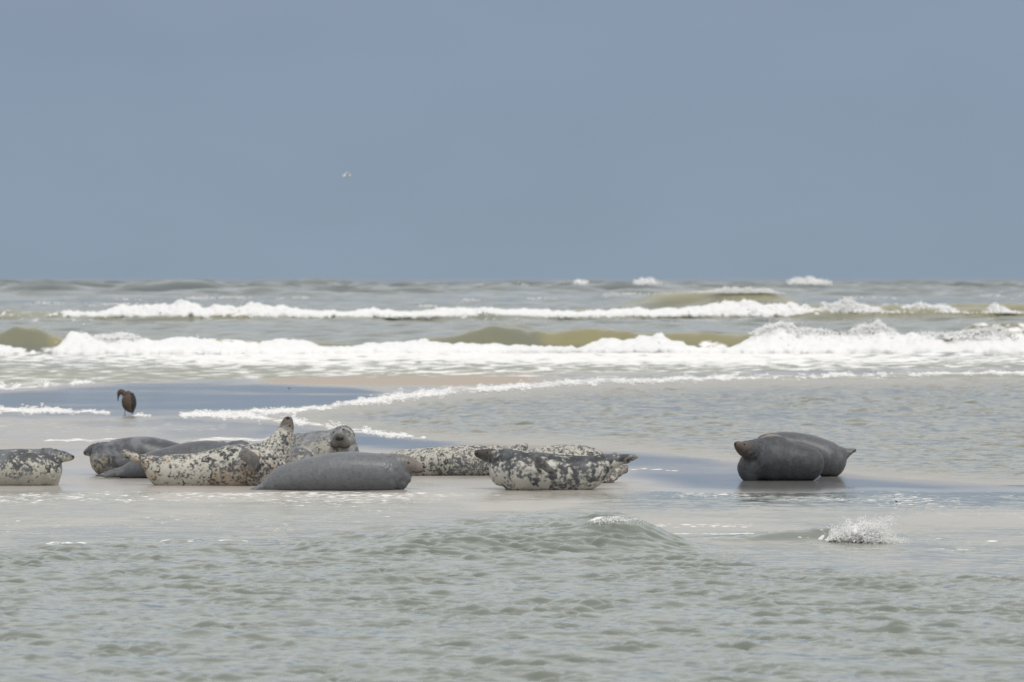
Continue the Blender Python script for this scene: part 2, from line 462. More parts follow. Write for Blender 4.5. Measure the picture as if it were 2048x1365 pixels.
silt = np.clip(silt, 0, 1) * (0.5 + 0.5 * sstep(44, 56, Y)) - 0.25 * np.clip(ra / .1, 0, 1)
silt = silt * (1 - .8 * np.clip(rb / .05, 0, 1))
silt = silt * (1 - .8 * sstep(1150, 1350, px) * sstep(1030, 1005, py))
fn = fbm(X * 0.45, Y * 0.35, 14)
foam = 0.24 * sstep(1030, 985, py) * sstep(0.30, 0.6, fn + 0.1) + 0.30 * (1 - calm) * sstep(0.4, 0.65, fn)
foam = foam + 0.10 * sstep(1012, 992, py) * sstep(972, 985, py)
def streak(px0, px1, py0, th, a):
    return a * np.exp(-((py - py0 - 2 * (fbm(X * 3, Y * 0, 3) - .5)) / th) ** 2) * sstep(px0 - 15, px0 + 25, px) * sstep(px1 + 15, px1 - 25, px)
for s_ in [(85, 190, 1088, 4, .75), (300, 620, 1083, 6, .42), (1330, 1580, 1068, 3.5, .6), (1300, 1520, 1052, 8, .5), (1850, 1960, 1101, 2.5, .55), (1960, 2010, 1083, 3, .6), (640, 850, 996, 6, .5), (350, 520, 1000, 8, .35)]:
    foam = np.maximum(foam, streak(*s_))
foam = foam + 0.5 * np.clip((ra - .2) / .06, 0, 1) * (Y < ya + .1)
ch = 0.8 * amp * core
fore = mesh_np('water', np.stack([X - ch * dx * gust - ch * dx2, Y - ch * dy * gust - ch * dy2, Z], -1).reshape(-1, 3), grid_faces(*X.shape), M_fore, attrs={'silt': np.clip(silt, 0, 1), 'foam': foam})
tag(fore, kind='structure')

# ------------------------------------------------------------------ tidal channel behind the seals
P_ch = ocean(23.0, 1024, 0.12, 0.6, (0.4, 0.92), 0.15, 15, spread=1.5, power=2.7)
xs = axis((-6.5, 22, 0.045), (22, 60, 0.8)); ys = axis((57.5, 90, 0.06), (90, 142, 0.10))
X, Y = np.meshgrid(xs, ys); px, py = mapxy(X, Y)
cd = channel_d(px, py, X, Y)
a_ = sstep(1, 22, cd) * (0.45 + 0.5 * fbm(X * 0.3, Y * 0.12, 40) + 1.0 * sstep(0.5, 0.8, fbm(X * 1.7, Y * 1.2, 41, 2)))
h, dx, dy = osample(P_ch, X, Y)
h2, dx2, dy2 = osample(P_mid, X + 9, Y)
Z = a_ * (h + 0.5 * h2) - 0.003
# outside the basin the sheet dips under the sand
Z = Z - 0.25 * sstep(-4, -16, cd)
silt = sstep(40, 0, cd) * 0.7 + 0.12
chan = mesh_np('water_channel', np.stack([X - a_ * dx, Y - a_ * dy, Z], -1).reshape(-1, 3), grid_faces(*X.shape), M_chan,
               attrs={'silt': silt, 'foam': line_foam(px, py) * 0.5})
tag(chan, kind='structure')

# ------------------------------------------------------------------ open sea with two lines of breakers
P_chop = ocean(61.0, 1024, 0.7, 7.0, (0.15, 0.99), 0.13, 25, spread=1.5, power=3.1)
P_swell = ocean(520.0, 1024, 2.5, 24.0, (0.1, 0.99), 0.10, 29, spread=2.5, power=3.2)
Y1, Y2, Y3 = 170.0, 290.0, 385.0
H1 = [(-600, .5), (-100, .5), (0, .66), (35, .88), (70, .86), (100, .62), (125, .45), (300, .45), (500, .45), (700, .32), (800, .32), (850, .48), (920, .72), (975, .98), (1030, .98), (1070, .82), (1100, .70), (1200, .74), (1370, .70), (1470, .65), (1550, .8), (1700, .55), (1880, .55), (1940, .92), (2048, 1.0), (2300, .7), (2700, .6)]
H2 = [(-900, .4), (100, .45), (235, .6), (400, .75), (570, .85), (620, .5), (750, .55), (1000, .5), (1300, .55), (1480, .75), (1600, .8), (1660, .75), (1720, .95), (1800, .9), (1900, .85), (2048, .95), (2900, .6)]
H3 = [(1150, 0), (1240, .5), (1330, 1.35), (1440, 1.6), (1530, 1.45), (1590, .7), (1660, 0)]
ys = np.concatenate([np.arange(118, 166, 0.22), np.arange(166, 174, 0.07), np.arange(174, 284, 0.3), np.arange(284, 298, 0.15), np.arange(298, 460, 0.5), np.geomspace(460, 1500, 420), np.geomspace(1510, 30000, 60)])
us = np.concatenate([-np.geomspace(4, 0.172, 14), np.linspace(-0.17, 0.17, 760), np.geomspace(0.172, 4, 14)])
U, Y = np.meshgrid(us, ys); X = U * Y
def sea_parts(X, Y):
    c1 = Y1 + 1.2 * np.sin(X * 0.23 + 1) + 0.6 * np.sin(X * 0.71)
    c2 = Y2 + 3 * np.sin(X * 0.11); c3 = Y3 + 2 * np.sin(X * 0.2)
    def prof(tab, Yk, c, wf, wb):
        d = Y - c
        return table(tab, CX + F * X / Yk) * np.where(d < 0, np.exp(-np.abs(d / wf) ** 2.4), np.exp(-(d / wb) ** 2))
    return prof(H1, Y1, c1, 1.1, 5), prof(H2, Y2, c2, 3.6, 9), prof(H3, Y3, c3, 5, 12)
b1, b2, b3 = sea_parts(X, Y)
h, dx, dy = osample(P_chop, X, Y)
hs_, _, _ = osample(P_swell, X, Y)
ac = (0.35 + 0.65 * sstep(176, 215, Y)) * sstep(118, 135, Y) * sstep(2500, 900, Y) * (1 - .25 * sstep(350, 600, Y))
aw = sstep(300, 560, Y) * (0.6 + 2.1 * sstep(520, 780, Y)) * sstep(9000, 2500, Y)
b1 = b1 * (1 + .45 * (fbm(X * .9, Y * .45, 57, 3) - .5))
Z = ac * h + aw * hs_ + b1 + b2 + b3 - 0.03 * sstep(130, 118, Y)
px, py = mapxy(X, Y)
SIL1 = [(0, .4), (95, .45), (115, 1), (160, 1), (840, .8), (890, .45), (1070, .35), (1095, .95), (1380, .85), (1470, .9), (1900, .35)]
silt = np.clip(b1 / .4, 0, 1) * table(SIL1, CX + F * X / Y1) * (.8 + .4 * fbm(X * .5, Y * .1, 58)) + np.clip(b3 / 1.0, 0, 1) * .8 + 0.75 * np.clip(b2 / .5, 0, 1) + 0.6 * sstep(165, 130, Y) + 0.12 * sstep(500, 250, Y)
fn = fbm(X * 0.12, Y * 0.03, 50)
foam = 0.98 * sstep(163, 171, Y) * sstep(172.5, 170.5, Y) * 0
foam = 0.36 + 0.34 * sstep(138, 164, Y) + (fn - 0.5) * 0.6
foam = foam * sstep(170.5, 167.5, Y)
foam = np.maximum(foam, 0.28 * sstep(182, 172, Y) * sstep(170, 173, Y))
foam = np.maximum(foam, (0.22 + 0.4 * (fn - 0.4)) * sstep(276, 283, Y) * sstep(330, 290, Y))
foam = np.maximum(foam, 0.42 * sstep(0.66, 0.8, fbm(X * 0.05, Y * 0.02, 61)) * sstep(380, 450, Y) * sstep(900, 700, Y))
sea = mesh_np('sea', np.stack([X - ac * dx, Y - ac * dy, Z], -1).reshape(-1, 3), grid_faces(*X.shape), M_sea, attrs={'silt': np.clip(silt, 0, 1), 'foam': foam})
tag(sea, kind='structure')

# ------------------------------------------------------------------ foam built from thousands of small froth lumps
bmi = bmesh.new(); bmesh.ops.create_icosphere(bmi, subdivisions=1, radius=1)
bmi.verts.ensure_lookup_table()
ICO_V = np.array([v.co[:] for v in bmi.verts]); ICO_F = np.array([[v.index for v in f.verts] for f in bmi.faces]); bmi.free()
def froth(name, C, R, label, squash=(1, 1, 1), parent=None, jitter=0.12, stretch=None, mat=None, extra=None):
    C = np.asarray(C); R = np.asarray(R); n = len(C)
    V = ICO_V[None] * (1 + jitter * RNG.normal(size=(n, len(ICO_V), 1)).clip(-1.5, 1.5))
    V = V * (0.75 + 0.5 * RNG.random((n, 1, 3))) * np.array(squash)
    if stretch is not None:   # (direction, factor) per lump
        d, s = stretch
        V = V + d[:, None, :] * (V * d[:, None, :]).sum(-1, keepdims=True) * s[:, None, None]
    V = V * R[:, None, None] + C[:, None]
    Fq = (ICO_F[None] + (np.arange(n) * len(ICO_V))[:, None, None]).reshape(-1, 3)
    V = V.reshape(-1, 3)
    if extra:
        Fq = np.concatenate([Fq, extra[1][:, [0, 1, 2]] + len(V), extra[1][:, [0, 2, 3]] + len(V)]); V = np.concatenate([V, extra[0]])
    o = mesh_np(name, V, Fq, mat or M_foam)
    return tag(o, label, 'foam', kind='stuff')

def remeshed(V, Fs, voxel, smooth):
    """Union of overlapping shells as one smooth quad surface."""
    me = bpy.data.meshes.new('tmp'); me.from_pydata([tuple(v) for v in V], [], Fs); me.update()
    ob = bpy.data.objects.new('tmp', me); sc.collection.objects.link(ob)
    m = ob.modifiers.new('r', 'REMESH'); m.mode = 'VOXEL'; m.voxel_size = voxel; m.adaptivity = 0
    dg = bpy.context.evaluated_depsgraph_get(); dg.update()
    ev = bpy.data.meshes.new_from_object(ob.evaluated_get(dg))
    bpy.data.objects.remove(ob); bpy.data.meshes.remove(me)
    n = len(ev.vertices)
    co = np.empty(n * 3, np.float32); ev.vertices.foreach_get('co', co); co = co.reshape(-1, 3).astype(float)
    ed = np.empty(len(ev.edges) * 2, np.int32); ev.edges.foreach_get('vertices', ed); ed = ed.reshape(-1, 2)
    nf = len(ev.polygons); fq = np.empty(nf * 4, np.int32); ev.polygons.foreach_get('vertices', fq); fq = fq.reshape(-1, 4)
    bpy.data.meshes.remove(ev)
    deg = np.zeros(n); np.add.at(deg, ed[:, 0], 1); np.add.at(deg, ed[:, 1], 1)
    for lam in (0.6, -0.45) * smooth + (0.4, 0.4):
        acc = np.zeros_like(co); np.add.at(acc, ed[:, 0], co[ed[:, 1]]); np.add.at(acc, ed[:, 1], co[ed[:, 0]])
        co = co + lam * (acc / deg[:, None] - co)
    return co, fq, ed, deg

def foam_wall(name, Yk, tops, n, r0, r1, depth, label, spray=0.15, crestfn=None, bottom=0.0, mat=None, core=0, voxel=0.06):
    """A tumbling white wall: tops = (px, py top, density); lumps thin out upward into spray."""
    t = np.array(tops, float)
    dens = np.interp(np.arange(t[0, 0], t[-1, 0]), t[:, 0], t[:, 2]).clip(0)
    hgt = (HOR + F * (CAMH - bottom) / Yk - np.interp(np.arange(t[0, 0], t[-1, 0]), t[:, 0], t[:, 1])).clip(2) ** 0.8
    p = dens * hgt; p /= p.sum()
    px = RNG.choice(np.arange(t[0, 0], t[-1, 0]), n, p=p) + RNG.random(n)
    top = CAMH - (np.interp(px, t[:, 0], t[:, 1]) - HOR) * Yk / F
    x = (px - CX) * Yk / F
    top = bottom + (top - bottom) * (0.80 + 0.95 * (fbm(x * 1.1, x * 0 + 3, 71, 3) - 0.44) + 0.22 * (fbm(x * 7, x * 0, 72, 2) - .5))
    v = RNG.random(n) ** 0.85
    sp = RNG.random(n) < spray
    v = np.where(sp, 0.8 + RNG.exponential(0.10, n), v)
    z = bottom + (top - bottom) * v * (1 + 0.12 * (fbm(x * 4, v * 3, 77, 2) - .5))
    yc = Yk + (crestfn(x) if crestfn else 0)
    y = yc - depth * (1 - np.clip(v, 0, 1)) * (0.6 + 0.4 * RNG.random(n)) - 0.3 + 0.25 * RNG.normal(size=n)
    r = (r0 + (r1 - r0) * np.clip(v, 0, 1)) * (0.6 + 0.8 * RNG.random(n))
    r = np.where(sp, r * 0.4, r)
    C = np.stack([x, y, z], 1)
    if not core: return froth(name, C, r, label, squash=(1.3, 1.3, 1.0), mat=mat)
    big = np.where(~sp & (v < .93))[0][:core]
    V = (ICO_V[None] * (r[big] * 1.9)[:, None, None] + C[big][:, None]).reshape(-1, 3)
    Fs = (ICO_F[None] + (np.arange(len(big)) * len(ICO_V))[:, None, None]).reshape(-1, 3).tolist()
    co, fq, ed, deg = remeshed(V, Fs, voxel, 3)
    co[:, 2] += .08 * (fbm(co[:, 0] * 3, co[:, 2] * 4 + co[:, 1] * 2, 95, 3) - .5); co[:, 1] += .16 * (fbm(co[:, 0] * 2.5, co[:, 2] * 5, 96, 3) - .5)
    tri = np.concatenate([fq[:, [0, 1, 2]], fq[:, [0, 2, 3]]])
    o = froth(name, C[-(n - core):], r[-(n - core):] * .75, label, squash=(1.3, 1.3, 1.0), mat=mat)
    me = o.data; nv = len(me.vertices); V2 = np.empty(nv * 3, np.float32); me.vertices.foreach_get('co', V2)
    F2 = np.empty(len(me.polygons) * 3, np.int32); me.polygons.foreach_get('vertices', F2)
    bpy.data.objects.remove(o); bpy.data.meshes.remove(me)
    o = mesh_np(name, np.concatenate([V2.reshape(-1, 3), co]), np.concatenate([F2.reshape(-1, 3), tri + nv]), mat or M_foam)
    return tag(o, label, 'foam', kind='stuff')

c1f = lambda x: 1.2 * np.sin(x * 0.23 + 1) + 0.6 * np.sin(x * 0.71)
c2f = lambda x: 3 * np.sin(x * 0.11)
foam_wall('foam', Y1, [(-300, 675, 1), (-60, 685, 1), (0, 690, 1), (30, 698, .6), (60, 704, .2), (110, 703, .3), (128, 690, .6), (145, 671, 1), (178, 667, 1), (225, 671, 1), (260, 669, 1), (320, 673, 1), (370, 676, 1), (430, 677, .9), (470, 684, .55), (510, 684, .6), (540, 678, 1), (595, 673, 1), (630, 686, 1), (660, 695, .9), (710, 688, .8), (740, 681, 1), (780, 689, 1), (850, 686, 1), (900, 692, 1), (960, 690, 1), (995, 684, 1), (1030, 691, 1), (1090, 698, .7), (1160, 699, .6),
     (1182, 683, .9), (1212, 671, 1), (1249, 662, 1), (1324, 666, 1), (1360, 680, 1), (1376, 694, .6), (1460, 698, .5), (1476, 684, 1), (1504, 655, 1), (1559, 638, 1), (1600, 651, 1), (1644, 665, 1), (1694, 668, 1), (1740, 664, 1), (1824, 671, 1), (1884, 675, 1), (1924, 664, 1), (1974, 663, 1), (2024, 670, 1), (2100, 665, 1), (2400, 675, 1)],
     30000, 0.10, 0.055, 1.9, 'broken white foam of the nearer breaker line behind the sand flat', crestfn=c1f, core=16000)
foam_wall('foam', Y1 - 0.2, [(180, 672, 0), (215, 664, .6), (250, 661, 1), (275, 664, .6), (300, 675, 0), (1490, 660, 0), (1530, 637, 1), (1575, 632, 1), (1620, 650, .5), (1690, 662, .1), (1715, 650, .9), (1755, 641, 1), (1775, 655, .4), (1800, 668, .1), (1905, 655, .5), (1930, 648, 1), (1970, 646, .8), (2000, 652, .9), (2020, 664, .1)],
     9000, 0.03, 0.018, 0.6, 'thrown spray above the nearer breaker line', spray=0.6, crestfn=c1f, bottom=0.5)
foam_wall('foam', Y2 - 1.3, [(-300, 626, .02), (100, 625, .02), (165, 622, .25), (200, 620, .35), (235, 613, 1), (300, 611, 1), (370, 606, 1), (425, 612, .9), (500, 608, .9), (570, 604, .8), (600, 613, .7), (640, 622, .4), (690, 621, .6), (740, 614, 1), (800, 619, .7), (865, 616, 1), (950, 620, .8), (1024, 616, 1), (1100, 621, .6), (1150, 621, .7), (1230, 619, .9), (1300, 615, 1), (1374, 611, 1), (1474, 604, 1), (1549, 598, 1), (1590, 604, .8), (1620, 611, .35), (1650, 617, .12), (1675, 622, 0)],
     20000, 0.085, 0.06, 1.5, 'long white crest of the farther breaker line', crestfn=c2f, bottom=0.30, core=9500, voxel=.07)
foam_wall('foam', Y2 - 1, [(1640, 606, 0), (1700, 602, .5), (1745, 604, .8), (1770, 616, .6), (1850, 604, .5), (1885, 606, 1), (1920, 620, 1), (1960, 622, .5), (1990, 607, .8), (2020, 622, .8), (2048, 626, .9), (2300, 620, .5)],
     9000, 0.055, 0.035, 1.6, 'ragged foam streaks at the right end of the farther breakers', crestfn=c2f, bottom=0.5)
foam_wall('foam', Y3 - 2, [(1200, 598, 0), (1225, 592, .6), (1250, 594, .5), (1290, 592, .1), (1400, 582, .2), (1450, 574, 1), (1500, 576, .8), (1540, 580, 1), (1570, 590, .3)],
     5000, 0.045, 0.03, 1, 'wisps of spray blown off the brown wave top', spray=.6, bottom=1.35, mat=M_spray)
foam_wall('foam', 700, [(1145, 562, 0), (1158, 555, 1), (1168, 558, .5), (1176, 562, 0), (1262, 562, 0), (1280, 556, 1), (1300, 557, .7), (1325, 561, 0), (1570, 562, 0), (1590, 557, .8), (1615, 554, 1), (1645, 558, .6), (1665, 562, 0)],
     1500, 0.10, 0.07, 4, 'small whitecaps on the horizon', bottom=1.6, mat=M_spray)

C, R = [], []
for k_ in range(46):
    yy = RNG.uniform(400, 900); xx = RNG.uniform(-.105, .105) * yy; m = RNG.integers(10, 34); wd = RNG.uniform(.3, 1.3)
    qx = xx + wd * RNG.normal(size=m); qy = yy + .4 * RNG.normal(size=m)
    zz = osample(P_swell, qx, qy)[0] * sstep(300, 560, qy) * (0.6 + 2.1 * sstep(520, 780, qy))
    C.append(np.stack([qx, qy, zz + .10 + .12 * RNG.random(m)], 1)); R.append(.09 * (.5 + RNG.random(m)))
froth('foam', np.concatenate(C), np.concatenate(R), 'scattered small whitecaps on the far water', squash=(1.8, 1.5, .8), mat=M_spray)

# low froth along the water's edge on the sand
C, R = [], []
for li, ln in enumerate(FOAM_LINES):
    t = np.array(ln, float)
    n = int((t[-1, 0] - t[0, 0]) * (4.5 if li < 4 else (2 if li < 6 else 0)))
    px = RNG.uniform(t[0, 0], t[-1, 0], n)
    hw = np.interp(px, t[:, 0], t[:, 2])
    keep = fbm(px * 0.06, px * 0 + li, 81, 4) > 0.36 + 0.36 * RNG.random(n)
    px, hw = px[keep], hw[keep]
    py = np.interp(px, t[:, 0], t[:, 1]) + RNG.normal(size=len(px)) * hw * (0.35 + 0.6 * fbm(px * 0.09, px * 0 + 7, 83, 3)) + (fbm(px * 0.045, px * 0, 84 + li, 3) - .5) * 8
    yy = CAMH * F / (py - HOR)
    r = 0.012 * (0.4 + RNG.random(len(px))) * (yy / 85)
    C.append(np.stack([(px - CX) * yy / F, yy, np.full(len(px), 0.022)], 1)); R.append(r)
froth('foam', np.concatenate(C), np.concatenate(R), 'low froth left along the edge of the tidal channel', squash=(2.4, 2.4, 0.8))

# small splash where the shore ripple breaks, and bubbles on the ripple crest
C, R, D = [], [], []
for cl_ in range(100):
    cbx = RNG.normal(1714, 22) if cl_ > 14 else RNG.uniform(1650, 1775)
    cvx = RNG.normal(26, 30); cvy = -(10 + 34 * RNG.random() ** 1.3)
    for j in range(11):
        bx = cbx + RNG.normal() * 2.5
        big = math.exp(-((bx - 1718) / 36) ** 2)
        by = np.interp(bx, [1625, 1690, 1740, 1790], [1077, 1084, 1091, 1095]) - 4 * RNG.random()
        vx = cvx + RNG.normal() * 5; vy = cvy * (.8 + .4 * RNG.random()) * big - 7
        m = 40
        t = RNG.random(m) ** 1.2 * 1.15
        qx = bx + vx * t * big + RNG.normal(size=m) * (0.5 + 1.6 * t); qy = by + (vy * 1.35 * t + 24 * big * t * t) + RNG.normal(size=m) * (0.5 + 1.3 * t)
        qy = np.minimum(qy, 1095)
        C.append(np.stack([(qx - CX) * 48.2 / F, 48.15 + .05 * RNG.normal() + .10 * RNG.normal(size=m) * t, CAMH - (qy - HOR) * 48.2 / F], 1))
        R.append((0.0066 - 0.0042 * np.clip(t, 0, 1)) * (0.4 + 0.9 * RNG.random(m)))
        dv = np.stack([np.full(m, vx), RNG.normal(size=m) * 6, -(vy * 1.35 + 48 * t)], 1); D.append(dv / np.linalg.norm(dv, axis=1, keepdims=True))
m = 700     # the white body of the splash
qx = RNG.normal(1712, 30, m).clip(1640, 1785); qy = np.interp(qx, [1625, 1690, 1740, 1790], [1078, 1085, 1092, 1095]) - RNG.random(m) * 30 * np.exp(-((qx - 1718) / 32) ** 2) - 1
C.append(np.stack([(qx - CX) * 48.2 / F, 48.2 + .08 * RNG.normal(size=m), CAMH - (qy - HOR) * 48.2 / F], 1)); R.append(.015 * (.5 + .8 * RNG.random(m)))
D.append(np.tile([[.6, 0, .8]], (m, 1)))
V = (ICO_V[None] * (R[-1] * 1.5)[:, None, None] + C[-1][:, None]).reshape(-1, 3)
cco, cfq, _, _ = remeshed(V, (ICO_F[None] + (np.arange(m) * len(ICO_V))[:, None, None]).reshape(-1, 3).tolist(), .009, 3)
C, R, D = np.concatenate(C), np.concatenate(R), np.concatenate(D)
froth('foam', C, R, 'small white splash where the shore ripple breaks', stretch=(D, 0.3 + 2.0 * RNG.random(len(C))), mat=M_spray, extra=(cco, cfq))
n = 320
px = np.concatenate([RNG.normal(1216, 16, 220), RNG.uniform(1180, 1290, 100)])
C = np.stack([(px - CX) * 47.4 / F, 47.25 + .14 * RNG.normal(size=n), np.interp(px, [q[0] for q in RIDGE_A], [q[1] for q in RIDGE_A]) + 0.014 * RNG.normal(size=n) - .004], 1)
froth('foam', C, 0.0045 * (0.5 + RNG.random(n)), 'bubbles on the crest of the shore ripple', mat=M_spray)

# ------------------------------------------------------------------ seals
def catmull(P, sub=6):
    P = np.asarray(P, float)
    Q = np.vstack([2 * P[0] - P[1], P, 2 * P[-1] - P[-2]])
    res = []
    for i in range(1, len(Q) - 2):
        for s in range(sub):
            t = s / sub
            a, b, c, d = Q[i - 1], Q[i], Q[i + 1], Q[i + 2]
            res.append(0.5 * ((2 * b) + (-a + c) * t + (2 * a - 5 * b + 4 * c - d) * t * t + (-a + 3 * b - 3 * c + d) * t ** 3))
    res.append(Q[-2])
    return np.array(res)

def sweep(P, ra, rb, bref, ring=28):
    """Tube through P with in-plane radius ra and sideways radius rb (along bref)."""
    t0 = P[1] - P[0]; t0 = t0 / np.linalg.norm(t0); t1 = P[-1] - P[-2]; t1 = t1 / np.linalg.norm(t1)
    ang = np.radians([25, 48, 66, 80])
    l0 = min(ra[0], rb[0]) * .85; l1 = min(ra[-1], rb[-1]) * .85
    P = np.vstack([[P[0] - t0 * l0 * math.sin(a) for a in ang[::-1]], P, [P[-1] + t1 * l1 * math.sin(a) for a in ang]])
    c_ = np.cos(ang)
    ra = np.concatenate([ra[0] * c_[::-1], ra, ra[-1] * c_]); rb = np.concatenate([rb[0] * c_[::-1], rb, rb[-1] * c_])
    n = len(P)
    T = np.gradient(P, axis=0); T /= np.linalg.norm(T, axis=1, keepdims=True)
    B = np.asarray(bref, float)[None] - T * (T @ np.asarray(bref, float))[:, None]
    B /= np.linalg.norm(B, axis=1, keepdims=True)
    Nn = np.cross(B, T)
    a = np.linspace(0, 2 * np.pi, ring, endpoint=False)
    V = P[:, None] + Nn[:, None] * (np.cos(a)[None, :, None] * ra[:, None, None]) + B[:, None] * (np.sin(a)[None, :, None] * rb[:, None, None])
    V = V.reshape(-1, 3)
    Fs = []
    for i in range(n - 1):
        for j in range(ring):
            k = (j + 1) % ring
            Fs.append((i * ring + j, i * ring + k, (i + 1) * ring + k, (i + 1) * ring + j))
    i0 = n * ring   # flat fans; the rounded ends come from the tapered stations added below
    V = np.vstack([V, P[0], P[-1]])
    for j in range(ring):
        k = (j + 1) % ring
        Fs.append((i0, k, j)); Fs.append((i0 + 1, (n - 1) * ring + j, (n - 1) * ring + k))
    return V, Fs

def px_path(pts, Yb, ktwide):
    """pts = (px, py, r px[, dy metres[, sideways/in-plane radius ratio]]) to world path and radii."""
    A = []
    for p in pts:
        dy = p[3] if len(p) > 3 else 0.0
        kr = p[4] if len(p) > 4 else ktwide
        yy = Yb + dy
        x, z = XZ(p[0], p[1], yy)
        A.append((x, yy, z, p[2] * yy / F, p[2] * yy / F * kr))
    S = catmull(A)
    return S[:, :3], np.maximum(S[:, 3], 0.004), np.maximum(S[:, 4], 0.004)

class Seal:
    def __init__(s, name, Yb, mat, label, body_wide=1.15, bref=(0, 1, 0), dorsal=(0, 0, 1), ground=0.02):
        s.Y, s.mat, s.bw, s.bref, s.g = Yb, mat, body_wide, bref, ground
        s.dors = np.array(dorsal, float) / np.linalg.norm(dorsal)
        s.V, s.F, s.st = [], [], []
        s.root = link(bpy.data.objects.new(name, None))
        tag(s.root, label, 'seal', 'grey seals hauled out on the sand flat')
        s.off = 0
    def limb(s, pts, t0, t1, wide=None, bref=None, fl=0.0):
        P, ra, rb = px_path(pts, s.Y, s.bw if wide is None else wide)
        V, Fs = sweep(P, ra, rb, bref or s.bref)
        s.V.append(V); s.F += [tuple(i + s.off for i in f) for f in Fs]; s.off += len(V)
        for i in range(len(P)):
            s.st.append((*P[i], min(ra[i], rb[i]) if fl else max(ra[i], rb[i]) * .5 + min(ra[i], rb[i]) * .5, t0 + (t1 - t0) * i / (len(P) - 1), fl))
        return s
    def toes(s, root, tips, r0, r1, flat=0.45, thick=None, fl=0.55):
        """hind or fore flipper: webbed digits fanning from root (px, py[, dy]) to tips."""
        for tp in tips:
            rx, ry, rd = root; tx, ty, td = tp
            s.limb([(rx, ry, r0, rd), (rx * .5 + tx * .5, ry * .5 + ty * .5, (r0 + r1) * .5, rd * .5 + td * .5), (tx, ty, r1, td)], 0.02, 0.0, wide=flat, fl=fl)
        return s
    def build(s, base, voxel=0.0125, smooth=12):
        bx, by = base[0], base[1]
        s.root.location = ((bx - CX) * s.Y / F, s.Y, s.g)
        org = np.array(s.root.location)
        co, fq, ed, deg = remeshed(np.vstack(s.V), s.F, voxel, smooth); n = len(co)
        # weight on the ground: blubber spreads where it presses on the sand
        hh = co[:, 2] - s.g
        co[:, 2] -= np.where(hh < .16, .03 * np.clip(1 - hh / .16, 0, 1.2) ** 1.5, 0)
        low = s.g - 0.03
        co[:, 2] = np.maximum(co[:, 2], low)
        st = np.array(s.st)
        rad = np.zeros((n, 3)); best = np.full(n, 1e9); al = np.zeros(n); fl = np.zeros(n); ds = np.zeros(n)
        for x, y, z, r, t, f in st:
            dv = co - np.array((x, y, z)); d = np.linalg.norm(dv, axis=1)
            q = d - r; k = q < best
            best[k] = q[k]; rad[k] = dv[k] / np.maximum(d[k], 1e-4)[:, None]; al[k] = t; fl[k] = f; ds[k] = (dv[k] @ s.dors) / np.maximum(d[k], 1e-4)
        for arr_i in range(12):
            for nm in ('al', 'fl', 'ds'):
                a = {'al': al, 'fl': fl, 'ds': ds}[nm]
                acc = np.zeros(n); np.add.at(acc, ed[:, 0], a[ed[:, 1]]); np.add.at(acc, ed[:, 1], a[ed[:, 0]])
                a += 0.5 * (acc / deg - a)
        win = sstep(.60, .70, al) * sstep(.93, .84, al)
        nz = fbm(co[:, 0] * 9 + co[:, 2] * 5, co[:, 2] * 9 + co[:, 1] * 7, 5, 3)
        co = co + rad * (0.004 * win * np.sin(al * 170 + nz * 14) + 0.010 * (fbm(co[:, 0] * 4, co[:, 2] * 4 + co[:, 1] * 3, 6, 3) - .5) * np.clip(1 - fl * 12, 0, 1))[:, None]
        s.body = mesh_np('body', co - org, fq, s.mat, s.root, attrs={'along': al, 'dors': ds, 'limb': fl})
        s.co = co; s.org = org
        return s
    def surf(s, px, py):
        u = CX + F * s.co[:, 0] / s.co[:, 1]; v = HOR + F * (CAMH - s.co[:, 2]) / s.co[:, 1]
        near = ((u - px) ** 2 + (v - py) ** 2) < 2.2 ** 2
        if not near.any():
            i = np.argmin((u - px) ** 2 + (v - py) ** 2)
        else:
            idx = np.where(near)[0]; i = idx[np.argmin(s.co[idx, 1])]
        return s.co[i]
    def bead(s, name, px, py, size, mat, sink=0.35):
        c = s.surf(px, py) - s.org
        bm = bmesh.new(); bmesh.ops.create_uvsphere(bm, u_segments=14, v_segments=10, radius=1)
        for v in bm.verts:
            v.co = Vector((v.co.x * size[0] + c[0], v.co.y * size[1] + c[1] + size[1] * sink, v.co.z * size[2] + c[2]))
        me = bpy.data.meshes.new(name); bm.to_mesh(me); bm.free(); me.materials.append(mat)
        for p in me.polygons: p.use_smooth = True
        link(bpy.data.objects.new(name, me), s.root)
        return s
    def strip(s, name, pxs, r, mat):
        """thin tube lying on the skin through photo points (mouth line)."""
        P = np.array([s.surf(*p) - s.org for p in pxs])
        S = catmull(P, 4)
        V, Fs = sweep(S, np.full(len(S), r), np.full(len(S), r), (0, 1, 0.01), 8)
        me = bpy.data.meshes.new(name); me.from_pydata([tuple(v) for v in V], [], Fs); me.materials.append(mat)
        for p in me.polygons: p.use_smooth = True
        link(bpy.data.objects.new(name, me), s.root)
        return s

# seal cut off by the left edge, facing right
S = Seal('grey_seal', 61.0, C_saddle, 'grey-backed spotted seal at the left edge, muzzle pointing right')
S.limb([(-235, 962, 7), (-200, 955, 16), (-140, 944, 28), (-70, 938, 35), (0, 937, 37), (45, 936, 38), (75, 937, 38), (90, 939, 35), (98, 942, 30)], 0.05, 0.78)
S.limb([(75, 926, 27), (96, 928, 23), (104, 937, 18), (106, 950, 14), (106, 962, 12)], 0.7, 0.78, wide=1.4)
S.limb([(70, 926, 26), (92, 914, 18.5), (110, 913, 14.5), (126, 914, 11.5), (138, 915.5, 8.2), (145, 915.5, 5.5)], 0.75, 1.0, wide=1.0)
S.toes((-225, 960, 0), [(-262, 962, -.08), (-266, 966, 0), (-262, 969, .08)], 7, 5)
S.build((-60, 973)); S.bead('eye', 123, 908.5, (.014, .012, .013), M_eye); S.bead('nose', 147, 912, (.016, .022, .016), M_nose)

